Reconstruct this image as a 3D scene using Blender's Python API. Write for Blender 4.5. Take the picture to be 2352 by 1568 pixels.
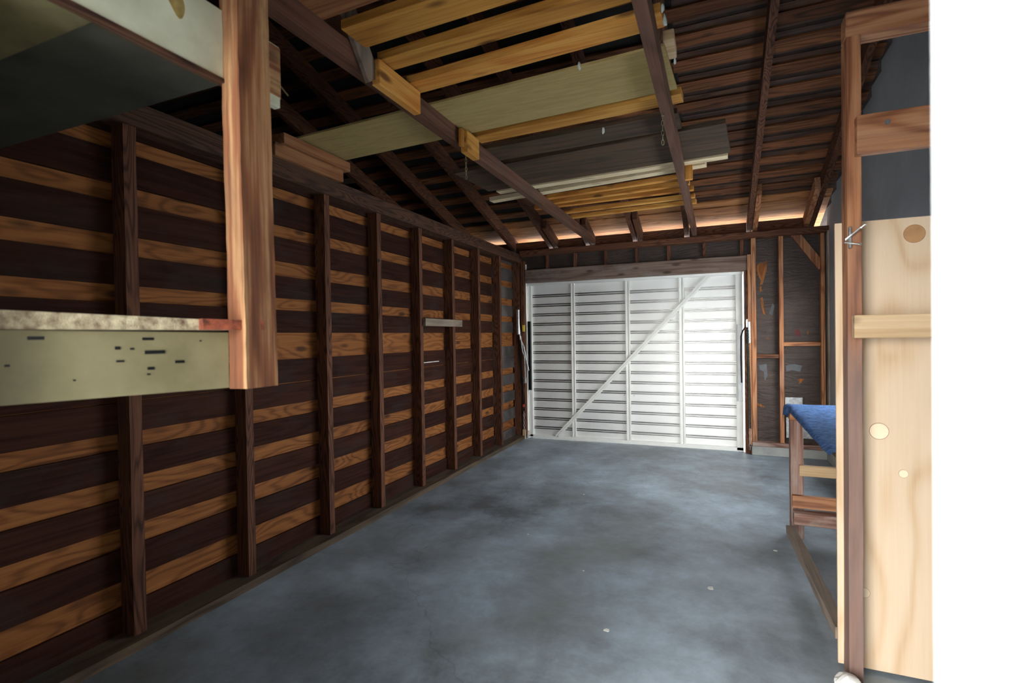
import bpy, bmesh, math, random
from mathutils import Vector, Matrix, noise as mnoise
for o in list(bpy.data.objects): bpy.data.objects.remove(o, do_unlink=True)
SC = bpy.context.scene
C = SC.collection
rnd = random.Random(7)

# ------------------------------------------------------------------ camera
cd = bpy.data.cameras.new('camera'); cam = bpy.data.objects.new('camera', cd); C.objects.link(cam)
right = Vector((0.92535139, 0.37882928, -0.01460062))
up = Vector((0.00953293, 0.01524948, 0.99983828))
back = Vector((0.37899067, -0.92534093, 0.01049978))
M = Matrix.Identity(4)
for i in range(3):
    M[i][0] = right[i]; M[i][1] = up[i]; M[i][2] = back[i]
M.translation = Vector((0, 0, 1.40))
cam.matrix_world = M
cd.lens = 17.647; cd.sensor_width = 36; cd.clip_start = 0.02; cd.clip_end = 200
cd.dof.use_dof = True; cd.dof.focus_distance = 5.2; cd.dof.aperture_fstop = 4.0
SC.camera = cam

# ------------------------------------------------------------------ sky, sun, daylight portal, exposure
w = bpy.data.worlds.new('world'); SC.world = w; w.use_nodes = True
wn = w.node_tree; wn.nodes.clear()
wo = wn.nodes.new('ShaderNodeOutputWorld'); bg = wn.nodes.new('ShaderNodeBackground')
sky = wn.nodes.new('ShaderNodeTexSky'); sky.sky_type = 'NISHITA'; sky.sun_disc = False
sky.sun_elevation = math.radians(38); sky.sun_rotation = math.radians(200); sky.air_density = 1.0; sky.dust_density = 2.5
mixw = wn.nodes.new('ShaderNodeMix'); mixw.data_type = 'RGBA'; mixw.inputs[0].default_value = 0.75
mixw.inputs[7].default_value = (8.4, 8.6, 8.6, 1)
wn.links.new(sky.outputs[0], mixw.inputs[6]); wn.links.new(mixw.outputs[2], bg.inputs[0])
bg.inputs[1].default_value = 1.0
wn.links.new(bg.outputs[0], wo.inputs[0])
sd = bpy.data.lights.new('sun', 'SUN'); sd.energy = 14; sd.angle = math.radians(0.6); sd.color = (1, 0.95, 0.86)
sun = bpy.data.objects.new('sun', sd); C.objects.link(sun)
sun.rotation_euler = (Vector((-0.35, 0.55, 1.2))).to_track_quat('Z', 'Y').to_euler()
pd = bpy.data.lights.new('doorway_portal', 'AREA'); pd.shape = 'RECTANGLE'; pd.size = 1.27; pd.size_y = 2.05
pd.cycles.is_portal = True
po = bpy.data.objects.new('doorway_portal', pd); C.objects.link(po)
po.location = (-0.475, 0.30, 1.02); po.rotation_euler = (math.radians(90), 0, 0)
pd2 = bpy.data.lights.new('added_window_portal', 'AREA'); pd2.shape = 'RECTANGLE'; pd2.size = 2.35; pd2.size_y = 0.9  # sky sampling for the added opening in the right wall
pd2.cycles.is_portal = True
po2 = bpy.data.objects.new('added_window_portal', pd2); C.objects.link(po2)
po2.location = (1.33, 4.675, 1.40); po2.rotation_euler = (math.radians(90), 0, math.radians(90))
vs = SC.view_settings; vs.view_transform = 'Standard'; vs.look = 'None'; vs.gamma = 1; vs.use_curve_mapping = False
vs.exposure = 1.15

# ------------------------------------------------------------------ materials
def newmat(name):
    m = bpy.data.materials.new(name); m.use_nodes = True
    nt = m.node_tree; nt.nodes.clear()
    out = nt.nodes.new('ShaderNodeOutputMaterial'); b = nt.nodes.new('ShaderNodeBsdfPrincipled')
    nt.links.new(b.outputs[0], out.inputs[0])
    return m, nt, b
def N(nt, t, **k):
    n = nt.nodes.new(t)
    for a, v in k.items():
        if a in n.bl_rna.properties: setattr(n, a, v)
        else: n.inputs[a].default_value = v
    return n
def math_(nt, op, a, b=None, c=None):
    n = nt.nodes.new('ShaderNodeMath'); n.operation = op
    for i, v in enumerate((a, b, c)):
        if v is None: continue
        if isinstance(v, (int, float)): n.inputs[i].default_value = v
        else: nt.links.new(v, n.inputs[i])
    return n.outputs[0]
def mixc(nt, f, a, b, mode='MIX'):
    n = nt.nodes.new('ShaderNodeMix'); n.data_type = 'RGBA'; n.blend_type = mode
    for s, v in ((0, f), (6, a), (7, b)):
        if isinstance(v, (int, float)): n.inputs[s].default_value = v
        elif isinstance(v, tuple): n.inputs[s].default_value = (*v, 1) if len(v) == 3 else v
        else: nt.links.new(v, n.inputs[s])
    return n.outputs[2]
def ramp(nt, fac, stops):
    n = nt.nodes.new('ShaderNodeValToRGB'); nt.links.new(fac, n.inputs[0])
    e = n.color_ramp.elements
    while len(e) < len(stops): e.new(0.5)
    for el, (p, c) in zip(e, stops):
        el.position = p; el.color = (*c, 1) if len(c) == 3 else c
    return n.outputs[0]
def coords(nt, scale, obj_rand=True):
    tc = nt.nodes.new('ShaderNodeTexCoord'); mp = nt.nodes.new('ShaderNodeMapping')
    mp.inputs['Scale'].default_value = scale
    if obj_rand:
        oi = nt.nodes.new('ShaderNodeObjectInfo')
        a = nt.nodes.new('ShaderNodeVectorMath'); a.operation = 'SCALE'; a.inputs[0].default_value = (13.7, 7.9, 21.3)
        nt.links.new(oi.outputs['Random'], a.inputs['Scale'])
        b = nt.nodes.new('ShaderNodeVectorMath'); b.operation = 'ADD'
        nt.links.new(tc.outputs['Object'], b.inputs[0]); nt.links.new(a.outputs[0], b.inputs[1])
        nt.links.new(b.outputs[0], mp.inputs['Vector'])
    else:
        nt.links.new(tc.outputs['Object'], mp.inputs['Vector'])
    return mp.outputs[0]
def noise(nt, vec, scale, detail=4, rough=0.55, dist=0.0):
    n = nt.nodes.new('ShaderNodeTexNoise'); n.inputs['Scale'].default_value = scale
    n.inputs['Detail'].default_value = detail; n.inputs['Roughness'].default_value = rough
    n.inputs['Distortion'].default_value = dist
    nt.links.new(vec, n.inputs['Vector']); return n.outputs['Fac']
def bump(nt, bsdf, h, strength=0.3, dist=0.004):
    n = nt.nodes.new('ShaderNodeBump'); n.inputs['Strength'].default_value = strength; n.inputs['Distance'].default_value = dist
    nt.links.new(h, n.inputs['Height']); nt.links.new(n.outputs[0], bsdf.inputs['Normal'])

def wood(name, axis, lo, mid, hi, rings=26.0, ring_amt=0.45, across=7.0, stain=None, stain_amt=0.0, rough=0.75, knots=0.0, island=0.25, along=0.7, spec=.3, streak=.9):
    """grain runs along the given object axis; contour lines of a stretched noise give the flame figure"""
    m, nt, b = newmat(name)
    sc = [across] * 3; sc['xyz'.index(axis)] = along
    v = coords(nt, sc)
    n1 = noise(nt, v, 1.0, 2, 0.45, 0.15)
    s = math_(nt, 'SINE', math_(nt, 'MULTIPLY', n1, rings * 6.28))
    s = math_(nt, 'MULTIPLY_ADD', s, 0.5, 0.5)
    s = math_(nt, 'POWER', s, 2.2)
    sc2 = [90.0] * 3; sc2['xyz'.index(axis)] = 2.2
    v2 = coords(nt, sc2)
    n2 = noise(nt, v2, 1.0, 3, 0.6)
    f = math_(nt, 'ADD', math_(nt, 'MULTIPLY', s, -ring_amt), math_(nt, 'MULTIPLY_ADD', n2, streak, 0.55 - streak / 2))
    n3 = noise(nt, coords(nt, [2.0 if a != axis else 0.6 for a in 'xyz']), 1.0, 3, 0.6)
    f = math_(nt, 'ADD', f, math_(nt, 'MULTIPLY_ADD', n3, 0.7, -0.25))
    geo = nt.nodes.new('ShaderNodeNewGeometry')
    f = math_(nt, 'ADD', f, math_(nt, 'MULTIPLY_ADD', geo.outputs['Random Per Island'], island, -island / 2))
    col = ramp(nt, f, [(0.05, lo), (0.45, mid), (0.9, hi)])
    if knots > 0:
        vv = nt.nodes.new('ShaderNodeTexVoronoi'); vv.inputs['Scale'].default_value = 1.0; vv.inputs['Randomness'].default_value = 1.0
        nt.links.new(coords(nt, [9 if a != axis else 3.2 for a in 'xyz']), vv.inputs['Vector'])
        k = nt.nodes.new('ShaderNodeMapRange'); k.inputs[1].default_value = 0.10; k.inputs[2].default_value = 0.22
        k.inputs[3].default_value = knots; k.inputs[4].default_value = 0.0
        nt.links.new(vv.outputs['Distance'], k.inputs[0])
        col = mixc(nt, k.outputs[0], col, tuple(c * 0.35 for c in lo))
    if stain:
        ns = noise(nt, coords(nt, [3.0 if a != axis else 1.6 for a in 'xyz']), 1.3, 5, 0.65, 0.4)
        r = nt.nodes.new('ShaderNodeMapRange'); r.inputs[1].default_value = 0.5; r.inputs[2].default_value = 0.68; r.inputs[4].default_value = stain_amt
        nt.links.new(ns, r.inputs[0]); col = mixc(nt, r.outputs[0], col, stain)
    nt.links.new(col, b.inputs['Base Color'])
    b.inputs['Roughness'].default_value = rough
    b.inputs['Specular IOR Level'].default_value = spec
    bump(nt, b, math_(nt, 'ADD', n2, math_(nt, 'MULTIPLY', s, -0.3)), 0.35, 0.003)
    return m
def plain(name, col, rough=0.6, metal=0.0, var=0.15, scale=8, spec=0.5, dark=None, rand=True, bmp=0.1):
    m, nt, b = newmat(name)
    v = coords(nt, (1, 1, 1), rand)
    n1 = noise(nt, v, scale, 6, 0.6)
    lo = dark or tuple(c * (1 - var * 2) for c in col); hi = tuple(min(1, c * (1 + var)) for c in col)
    nt.links.new(ramp(nt, n1, [(0.3, lo), (0.65, hi)]), b.inputs['Base Color'])
    b.inputs['Roughness'].default_value = rough; b.inputs['Metallic'].default_value = metal
    b.inputs['Specular IOR Level'].default_value = spec
    if bmp: bump(nt, b, noise(nt, v, scale * 8, 4), bmp, 0.003)
    return m
W = {}
def wd(key, axis):
    k = key + axis
    if k not in W:
        p = {
         'redstud': dict(lo=(.035, .011, .005), mid=(.105, .038, .018), hi=(.20, .082, .042), stain=(.05, .025, .017), stain_amt=.4),
         'plate': dict(lo=(.022, .009, .005), mid=(.062, .025, .013), hi=(.13, .06, .033), stain=(.06, .042, .03), stain_amt=.35),
         'darkboard': dict(lo=(.010, .003, .002), mid=(.030, .009, .005), hi=(.06, .02, .011), stain=(.04, .042, .038), stain_amt=.3, rings=8, ring_amt=.2, spec=.12),
         'orangeply': dict(lo=(.085, .024, .005), mid=(.215, .072, .016), hi=(.36, .135, .034), rings=15, ring_amt=.36, across=5.0, along=1.1, knots=.8, island=.2),
         'sheath': dict(lo=(.03, .010, .004), mid=(.115, .040, .014), hi=(.27, .10, .038), rings=10, ring_amt=.3, knots=.6, island=.55),
         'deckboard': dict(lo=(.020, .009, .006), mid=(.060, .026, .014), hi=(.12, .058, .034), rings=8, ring_amt=.3, knots=.6, island=.4, stain=(.06, .055, .055), stain_amt=.5),
         'joistwood': dict(lo=(.035, .014, .008), mid=(.105, .044, .026), hi=(.19, .09, .055), rings=5, ring_amt=.25, stain=(.10, .075, .06), stain_amt=.4),
         'oldsill': dict(lo=(.03, .02, .013), mid=(.09, .06, .038), hi=(.17, .115, .07), rings=6, ring_amt=.3, stain=(.10, .11, .10), stain_amt=.5),
         'sheathlit': dict(lo=(.14, .045, .014), mid=(.36, .14, .045), hi=(.55, .26, .10), rings=10, ring_amt=.3, island=.4),  # brighter copy of sheath, eave daylight put into the colour
         'pine': dict(lo=(.20, .07, .010), mid=(.43, .185, .030), hi=(.62, .33, .075), rings=6, ring_amt=.25, knots=.8),
         'pineorange': dict(lo=(.26, .08, .012), mid=(.55, .21, .035), hi=(.74, .40, .10), rings=6, ring_amt=.25, knots=.8),
         'brownboard': dict(lo=(.12, .04, .015), mid=(.26, .10, .04), hi=(.38, .18, .08), rings=7, ring_amt=.25, knots=.8),
         'palestick': dict(lo=(.45, .33, .19), mid=(.66, .52, .32), hi=(.8, .68, .46), rings=5, ring_amt=.2, knots=.5),
         'weathered': dict(lo=(.018, .010, .006), mid=(.052, .030, .017), hi=(.12, .07, .038), stain=(.055, .05, .025), stain_amt=.5, rings=5, ring_amt=.25),
         'osb': dict(lo=(.20, .13, .04), mid=(.33, .235, .085), hi=(.46, .35, .15), rings=2, ring_amt=.1, across=30, along=9, island=.05),
         'oldpost': dict(lo=(.10, .032, .014), mid=(.27, .105, .045), hi=(.66, .42, .20), rings=5, ring_amt=.35, stain=(.13, .055, .03), stain_amt=.7, across=10, along=1.2, knots=.6),
         'newply': dict(lo=(.40, .23, .115), mid=(.60, .44, .29), hi=(.70, .565, .42), rings=9, ring_amt=.30, across=3.2, along=.8, island=.02, streak=.35),
         'postwood': dict(lo=(.11, .055, .038), mid=(.225, .13, .10), hi=(.36, .25, .205), rings=6, ring_amt=.3, stain=(.25, .19, .17), stain_amt=.5, knots=.4),
         'cedar': dict(lo=(.16, .05, .02), mid=(.36, .145, .065), hi=(.54, .27, .13), rings=9, ring_amt=.4, knots=.5, stain=(.24, .17, .14), stain_amt=.3),
         'palewood': dict(lo=(.34, .20, .10), mid=(.50, .34, .19), hi=(.62, .46, .29), rings=6, ring_amt=.25, knots=.7),
         'grayred': dict(lo=(.10, .05, .035), mid=(.24, .13, .10), hi=(.42, .30, .25), rings=7, ring_amt=.35, stain=(.45, .42, .40), stain_amt=.55),
         'header': dict(lo=(.08, .045, .03), mid=(.17, .11, .085), hi=(.30, .22, .18), rings=6, ring_amt=.3, stain=(.30, .29, .27), stain_amt=.5, knots=.7),
         'worn': dict(lo=(.09, .07, .055), mid=(.20, .16, .13), hi=(.34, .27, .2), rings=5, ring_amt=.3, stain=(.22, .12, .06), stain_amt=.5),
        }[key]
        W[k] = wood(key + '_' + axis, axis, **p)
    return W[k]

m_white = plain('white_paint', (.82, .83, .84), .5, var=.03, scale=3)
m_cream = plain('cream_paint_on_plywood', (.27, .235, .125), .5, var=.08, scale=9, dark=(.21, .18, .09))
m_cream2 = plain('pale_cream_paint', (.72, .74, .56), .5, var=.06, scale=9, dark=(.6, .61, .44))
m_darkply = plain('dark_plywood_underside', (.036, .036, .024), .9, var=.3, scale=5)  # near-black tone of the shelf decks
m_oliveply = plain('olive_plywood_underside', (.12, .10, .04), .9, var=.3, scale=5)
m_black = plain('black_steel', (.02, .02, .022), .35, .6, bmp=0)
m_steel = plain('galvanised_steel', (.55, .57, .58), .35, .9, var=.2, scale=30, bmp=0)
m_greysteel = plain('grey_steel', (.45, .46, .47), .45, .6, var=.1, bmp=0)
m_red = plain('red_paint', (.6, .06, .03), .5)
m_yellow = plain('yellow_label', (.75, .55, .05), .5)
m_felt = plain('black_roof_felt', (.008, .008, .007), .95, var=.3)
m_brownfelt = plain('brown_roof_deck', (.03, .017, .012), .95, var=.4)
m_foam = plain('pale_foam_blob', (.62, .66, .60), .8)
m_brass = plain('dull_brass_chain', (.42, .38, .24), .4, .8, bmp=0)
m_spring = plain('dark_green_spring', (.025, .045, .038), .5, .3)
m_paper = plain('pale_scrap', (.75, .75, .72), .9)
def postmat():
    m = wd('cedar', 'z').copy(); m.name = 'post_wood_greyer_below'; nt = m.node_tree  # cedar that turns greyer towards the bottom
    b = next(n for n in nt.nodes if n.type == 'BSDF_PRINCIPLED'); src = b.inputs['Base Color'].links[0].from_socket
    tc = nt.nodes.new('ShaderNodeTexCoord'); sx = nt.nodes.new('ShaderNodeSeparateXYZ'); nt.links.new(tc.outputs['Object'], sx.inputs[0])
    n = noise(nt, coords(nt, (6, 6, 1.6), False), 1.5, 5, .6)
    f = math_(nt, 'ADD', sx.outputs[2], math_(nt, 'MULTIPLY', n, 1.1))
    r = nt.nodes.new('ShaderNodeMapRange'); r.inputs[1].default_value = 1.7; r.inputs[2].default_value = 2.4; r.inputs[3].default_value = .85; r.inputs[4].default_value = 0
    nt.links.new(f, r.inputs[0])
    nt.links.new(mixc(nt, r.outputs[0], src, mixc(nt, noise(nt, coords(nt, (30, 30, 2), False), 1.0, 4, .6), (.11, .07, .06), (.26, .185, .165))), b.inputs['Base Color'])
    return m

def tarpaper():
    m, nt, b = newmat('brown_tar_paper')
    v = coords(nt, (1, 1, 1), False)
    n1 = noise(nt, v, 3.0, 6, 0.65); n2 = noise(nt, coords(nt, (3, 3, 14), False), 1.2, 4, 0.6, 1.5)
    col = ramp(nt, n1, [(0.3, (.014, .009, .007)), (0.7, (.06, .036, .026))])
    col = mixc(nt, math_(nt, 'MULTIPLY', n2, .35), col, (.09, .06, .05))
    nt.links.new(col, b.inputs['Base Color']); b.inputs['Roughness'].default_value = .62
    bump(nt, b, n2, .8, .02); return m
m_tar = tarpaper()
def plaster(name, lo, hi):
    m, nt, b = newmat(name)
    v = coords(nt, (1, 1, 1), False)
    n1 = noise(nt, v, 1.6, 5, .6); n2 = noise(nt, v, 60, 4, .6)
    nt.links.new(ramp(nt, n1, [(0.3, lo), (0.7, hi)]), b.inputs['Base Color'])
    b.inputs['Roughness'].default_value = .9; bump(nt, b, n2, .35, .004); return m
m_plaster = plaster('grey_plaster', (.30, .33, .35), (.44, .475, .50))
m_curb = plaster('chalky_concrete', (.20, .21, .205), (.52, .53, .50))
m_stucco = plaster('white_stucco', (.7, .7, .68), (.8, .8, .78))
def concrete():
    m, nt, b = newmat('polished_concrete')
    v = coords(nt, (1, 1, 1), False)
    a = noise(nt, v, .6, 3, .5, .1); c = noise(nt, v, 2.6, 8, .72, .12); d = noise(nt, v, 30, 4, .6)
    f = math_(nt, 'ADD', math_(nt, 'MULTIPLY', a, .55), math_(nt, 'MULTIPLY_ADD', c, .6, -.1))
    col = ramp(nt, f, [(0.36, (.13, .15, .165)), (0.5, (.27, .33, .38)), (0.66, (.44, .55, .65))])
    g = noise(nt, v, .9, 5, .6, .1)
    rg = nt.nodes.new('ShaderNodeMapRange'); rg.inputs[1].default_value = .52; rg.inputs[2].default_value = .70; rg.inputs[4].default_value = .6
    nt.links.new(g, rg.inputs[0]); col = mixc(nt, rg.outputs[0], col, (.17, .18, .155))
    # trowel scratches and pale scuffs
    s = noise(nt, coords(nt, (3, 26, 1), False), 1.0, 5, .7, 1.0)
    r = nt.nodes.new('ShaderNodeMapRange'); r.inputs[1].default_value = .62; r.inputs[2].default_value = .75; r.inputs[4].default_value = .35
    nt.links.new(s, r.inputs[0]); col = mixc(nt, r.outputs[0], col, (.42, .47, .51))
    e = noise(nt, v, 5.5, 7, .75, .2)
    r2 = nt.nodes.new('ShaderNodeMapRange'); r2.inputs[1].default_value = .67; r2.inputs[2].default_value = .72; r2.inputs[4].default_value = .5
    nt.links.new(e, r2.inputs[0]); col = mixc(nt, r2.outputs[0], col, (.45, .48, .5))
    # hairline cracks
    vo = nt.nodes.new('ShaderNodeTexVoronoi'); vo.feature = 'DISTANCE_TO_EDGE'; vo.inputs['Scale'].default_value = .42
    wv = nt.nodes.new('ShaderNodeVectorMath'); wv.operation = 'ADD'
    nn = nt.nodes.new('ShaderNodeTexNoise'); nn.inputs['Scale'].default_value = 2.5; nn.inputs['Detail'].default_value = 6
    nt.links.new(v, nn.inputs['Vector'])
    sc = nt.nodes.new('ShaderNodeVectorMath'); sc.operation = 'SCALE'; sc.inputs['Scale'].default_value = .5
    nt.links.new(nn.outputs['Color'], sc.inputs[0]); nt.links.new(v, wv.inputs[0]); nt.links.new(sc.outputs[0], wv.inputs[1])
    nt.links.new(wv.outputs[0], vo.inputs['Vector'])
    r3 = nt.nodes.new('ShaderNodeMapRange'); r3.inputs[1].default_value = 0; r3.inputs[2].default_value = .0025; r3.inputs[3].default_value = .28; r3.inputs[4].default_value = 0
    nt.links.new(vo.outputs['Distance'], r3.inputs[0]); col = mixc(nt, r3.outputs[0], col, (.05, .05, .055))
    nt.links.new(col, b.inputs['Base Color'])
    nt.links.new(math_(nt, 'MULTIPLY_ADD', c, .35, .30), b.inputs['Roughness'])
    b.inputs['Specular IOR Level'].default_value = .55
    bump(nt, b, math_(nt, 'ADD', math_(nt, 'MULTIPLY', c, .6), math_(nt, 'MULTIPLY', d, .1)), .12, .01)
    return m
m_floor = concrete()
def aluminium():
    m, nt, b = newmat('embossed_aluminium')
    v = coords(nt, (1.5, 1, 40), False)
    n = noise(nt, v, 4, 4, .6); n2 = noise(nt, coords(nt, (1, 1, 1), False), 1.5, 3, .5)
    nt.links.new(ramp(nt, n2, [(0.3, (.78, .78, .75)), (0.7, (.88, .88, .86))]), b.inputs['Base Color'])
    b.inputs['Metallic'].default_value = .3
    nt.links.new(math_(nt, 'MULTIPLY_ADD', n, .14, .36), b.inputs['Roughness'])
    bump(nt, b, n, .25, .004); return m
m_alu = aluminium()
m_stile = plain('ivory_door_frame', (.88, .88, .83), .4, 0, var=.03, bmp=0)
m_carpet = plain('blue_carpet', (.13, .26, .56), .95, var=.3, scale=40, spec=.1, bmp=.8)

# ------------------------------------------------------------------ helpers
def finish(name, bm, mat, parent=None, smooth=False, loc=None):
    me = bpy.data.meshes.new(name)
    if loc is None:
        vs_ = [v.co for v in bm.verts]
        lo = Vector([min(c[i] for c in vs_) for i in range(3)]); hi = Vector([max(c[i] for c in vs_) for i in range(3)])
        loc = Vector(((lo.x + hi.x) / 2, (lo.y + hi.y) / 2, lo.z))
    loc = Vector(loc)
    if parent is not None and parent.get('_base') is not None: pass
    bmesh.ops.translate(bm, verts=bm.verts, vec=-loc)
    bmesh.ops.recalc_face_normals(bm, faces=bm.faces)
    if smooth:
        for f in bm.faces: f.smooth = True
    bm.to_mesh(me); bm.free()
    for m in (mat if isinstance(mat, (list, tuple)) else [mat]): me.materials.append(m)
    o = bpy.data.objects.new(name, me); C.objects.link(o)
    o.location = loc
    if parent is not None:
        o.parent = parent; bpy.context.view_layer.update() if False else None
        o.location = loc - WORLD[parent]
        WORLD[o] = loc
    else: WORLD[o] = loc
    return o
WORLD = {}
def thing(name, label, cat, loc, group=None):
    o = bpy.data.objects.new(name, None); C.objects.link(o); o.empty_display_size = .1
    o.location = loc; WORLD[o] = Vector(loc)
    return tag(o, label, cat, group)
def tag(o, label, cat, group=None):
    o['label'] = label; o['category'] = cat
    if group: o['group'] = group
    return o
def struct(o, label=None, cat=None):
    o['kind'] = 'structure'
    if label: o['label'] = label
    if cat: o['category'] = cat
    return o
def box(bm, x0, x1, y0, y1, z0, z1, bev=0.0, mat=0):
    v = [bm.verts.new((x, y, z)) for x in (x0, x1) for y in (y0, y1) for z in (z0, z1)]
    q = [(0, 1, 3, 2), (4, 6, 7, 5), (0, 4, 5, 1), (2, 3, 7, 6), (0, 2, 6, 4), (1, 5, 7, 3)]
    fs = [bm.faces.new([v[i] for i in f]) for f in q]
    for f in fs: f.material_index = mat
    if bev:
        es = list({e for f in fs for e in f.edges})
        bmesh.ops.bevel(bm, geom=es, offset=bev, segments=1, affect='EDGES', clamp_overlap=True)
    return v
def prism(bm, p0, p1, w, t, upv=(0, 0, 1), bev=0.002, nseg=1, jit=0.0, seed=0):
    """a sawn timber from p0 to p1; w across (side direction), t along upv"""
    p0 = Vector(p0); p1 = Vector(p1); d = (p1 - p0).normalized(); u = Vector(upv)
    s = d.cross(u).normalized(); u = s.cross(d).normalized()
    rings = []
    r = random.Random(seed)
    for i in range(nseg + 1):
        c = p0.lerp(p1, i / nseg)
        ring = []
        for a, b in ((-1, -1), (1, -1), (1, 1), (-1, 1)):
            j = Vector((r.uniform(-jit, jit), r.uniform(-jit, jit), r.uniform(-jit, jit))) if jit else Vector()
            ring.append(bm.verts.new(c + s * (a * w / 2) + u * (b * t / 2) + j))
        rings.append(ring)
    fs = []
    for a, b in zip(rings, rings[1:]):
        for k in range(4):
            fs.append(bm.faces.new((a[k], a[(k + 1) % 4], b[(k + 1) % 4], b[k])))
    fs.append(bm.faces.new(rings[0][::-1])); fs.append(bm.faces.new(rings[-1]))
    if bev:
        es = [e for f in fs for e in f.edges]
        es = [e for e in set(es) if len(e.link_faces) == 2 and e.calc_face_angle(0) > .6]
        bmesh.ops.bevel(bm, geom=es, offset=bev, segments=1, affect='EDGES', clamp_overlap=True)
def tube(bm, pts, r, n=8, caps=True):
    pts = [Vector(p) for p in pts]; prev = None; rings = []
    for i, p in enumerate(pts):
        d = (pts[min(i + 1, len(pts) - 1)] - pts[max(i - 1, 0)]).normalized()
        a = Vector((0, 0, 1)) if abs(d.z) < .9 else Vector((1, 0, 0))
        if prev is not None: a = prev
        s = (a - d * a.dot(d)).normalized(); t = d.cross(s); prev = s
        rings.append([bm.verts.new(p + (s * math.cos(2 * math.pi * k / n) + t * math.sin(2 * math.pi * k / n)) * r) for k in range(n)])
    for a, b in zip(rings, rings[1:]):
        for k in range(n): bm.faces.new((a[k], a[(k + 1) % n], b[(k + 1) % n], b[k]))
    if caps: bm.faces.new(rings[0][::-1]); bm.faces.new(rings[-1])
def one(fn, name, mat, parent=None, smooth=False, **k):
    bm = bmesh.new(); fn(bm); return finish(name, bm, mat, parent, smooth, **k)
def slab(name, x0, x1, y0, y1, z0, z1, mat, parent=None, bev=.002):
    return one(lambda bm: box(bm, x0, x1, y0, y1, z0, z1, bev), name, mat, parent)

XL = -2.49           # front face of the left studs
XR = 1.13            # plaster wall on the right
YD = 6.45            # front face of the framing of the garage-door wall
def roof_z(y):       # underside of the sheathing
    return 2.74 + .305 * (6.5 - y) if y >= 2.6 else 2.74 + .305 * 3.9 - .305 * (2.6 - y)

# ------------------------------------------------------------------ room shell
struct(slab('floor', -6.2, 1.35, .30, 6.56, -.12, 0, m_floor, bev=0), 'grey polished concrete garage floor with dark stains', 'floor')
struct(slab('trim_1', -30, 30, -30, 40, -.3, -.13, m_plaster, bev=0), 'pale paved ground outside', 'ground')

struct(slab('added_wall_outside', .75, .95, -6, .28, -.13, 3.4, m_brownfelt, bev=0), 'added dark wall outside the doorway, blocks light from the right', 'wall')  # added out of view to keep daylight off the left wall and apron

struct(slab('added_porch_roof', -6.2, 1.35, -1.5, .28, 2.50, 2.60, m_brownfelt, bev=0), 'added unseen porch roof, cuts skylight through the doorway', 'roof')  # added out of view to dim the skylight on the near partition

# left wall: plywood skin, spaced dark boards nailed over it
wl = struct(slab('wall_left', -2.64, -2.60, .42, 6.56, 0, 2.46, wd('orangeply', 'y'), bev=0), 'left garage wall of orange plywood behind spaced dark boards', 'wall')
bands = [(.0, .165), (.285, .435), (.53, .667), (.759, .895), (.976, 1.116), (1.119, 1.268), (1.448, 1.588), (1.665, 1.809), (1.899, 2.051), (2.132, 2.293), (2.366, 2.46)]
def boards(bm):
    for a, b in bands:
        y = .42
        while y < 5.62:
            y2 = min(min([q + .025 for q in (1.455, 2.065, 2.715, 3.29, 3.895, 4.50, 5.10, 5.66) if q > y + .3], key=lambda q: rnd.random()) , 5.66)
            if 5.66 - y2 < .5: y2 = 5.66
            box(bm, -2.60, -2.580 + rnd.uniform(-.002, .002), y, y2 - .002, a + rnd.uniform(-.004, .004), b + rnd.uniform(-.003, .003), .001)
            y = y2
one(boards, 'sheathing_boards', wd('darkboard', 'y'), wl)
m_shiny = plain('shiny_grey_board', (.11, .10, .095), .28, .3, var=.3, scale=6)
one(lambda bm: [box(bm, -2.60, -2.578, 5.70, 6.45, a, b, .001) for a, b in bands], 'corner_boards', m_shiny, wl)

def sill(bm):
    prism(bm, (-2.52, .42, .0225), (-2.52, 6.44, .0225), .16, .045, bev=.003, nseg=16, jit=.0018, seed=4)
tag(one(sill, 'sill_plate', wd('oldsill', 'y')), 'long worn brown sill plate on the floor along the left wall', 'sill plate')
tp = thing('top_plate', 'long dark double top plate running over the left studs', 'wall plate', (-2.52, 3.4, 2.39))
slab('lower_plate', -2.60, -2.475, .42, 6.44, 2.395, 2.455, wd('plate', 'y'), tp)
slab('upper_plate', -2.60, -2.49, .42, 6.40, 2.457, 2.515, wd('plate', 'y'), tp)

ords = ['nearest to the camera, half hidden by the cream shelf board', 'second from the camera, directly below the hanging post', 'third from the camera, swirly grain, right of the hanging post',
        'fourth from the camera, with a small metal clip near its top', 'fifth from the camera, carrying the left end of the short cleat', 'sixth from the camera, behind the right end of the short cleat',
        'seventh from the camera, third before the door', 'eighth from the camera, knot near its top', 'ninth and last, right in the corner by the garage door']
ys = [1.455, 2.065, 2.715, 3.29, 3.895, 4.50, 5.10, 5.70, 6.36]
for i, (y, s) in enumerate(zip(ys, ords)):
    wd_ = .05 if i else .055
    bm = bmesh.new()
    z1 = 2.394
    prism(bm, (-2.535, y + wd_ / 2, .047), (-2.535, y + wd_ / 2, z1), .088, wd_, upv=(0, 1, 0), bev=.003, nseg=12, jit=.0012, seed=i)
    o = finish('wall_stud', bm, wd('redstud', 'z'))
    tag(o, 'reddish brown wall stud, ' + s, 'wall stud', 'studs of the left wall')
    if i == 3:
        one(lambda bm: [box(bm, -2.4895, -2.486, 3.30 + dx, 3.318 + dx, 2.00, 2.03, .002) for dx in (0, .0)] + [tube(bm, [(-2.488, 3.302 + a, 2.005 + b), (-2.482, 3.302 + a, 2.005 + b)], .004, 6) for a in (0, .014) for b in (0, .02)], 'metal_clip', m_steel, o)
tag(slab('wood_cleat', -2.489, -2.455, 3.93, 4.64, 1.505, 1.575, wd('worn', 'y')), 'short grey brown cleat nailed across two left wall studs', 'cleat')
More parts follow.
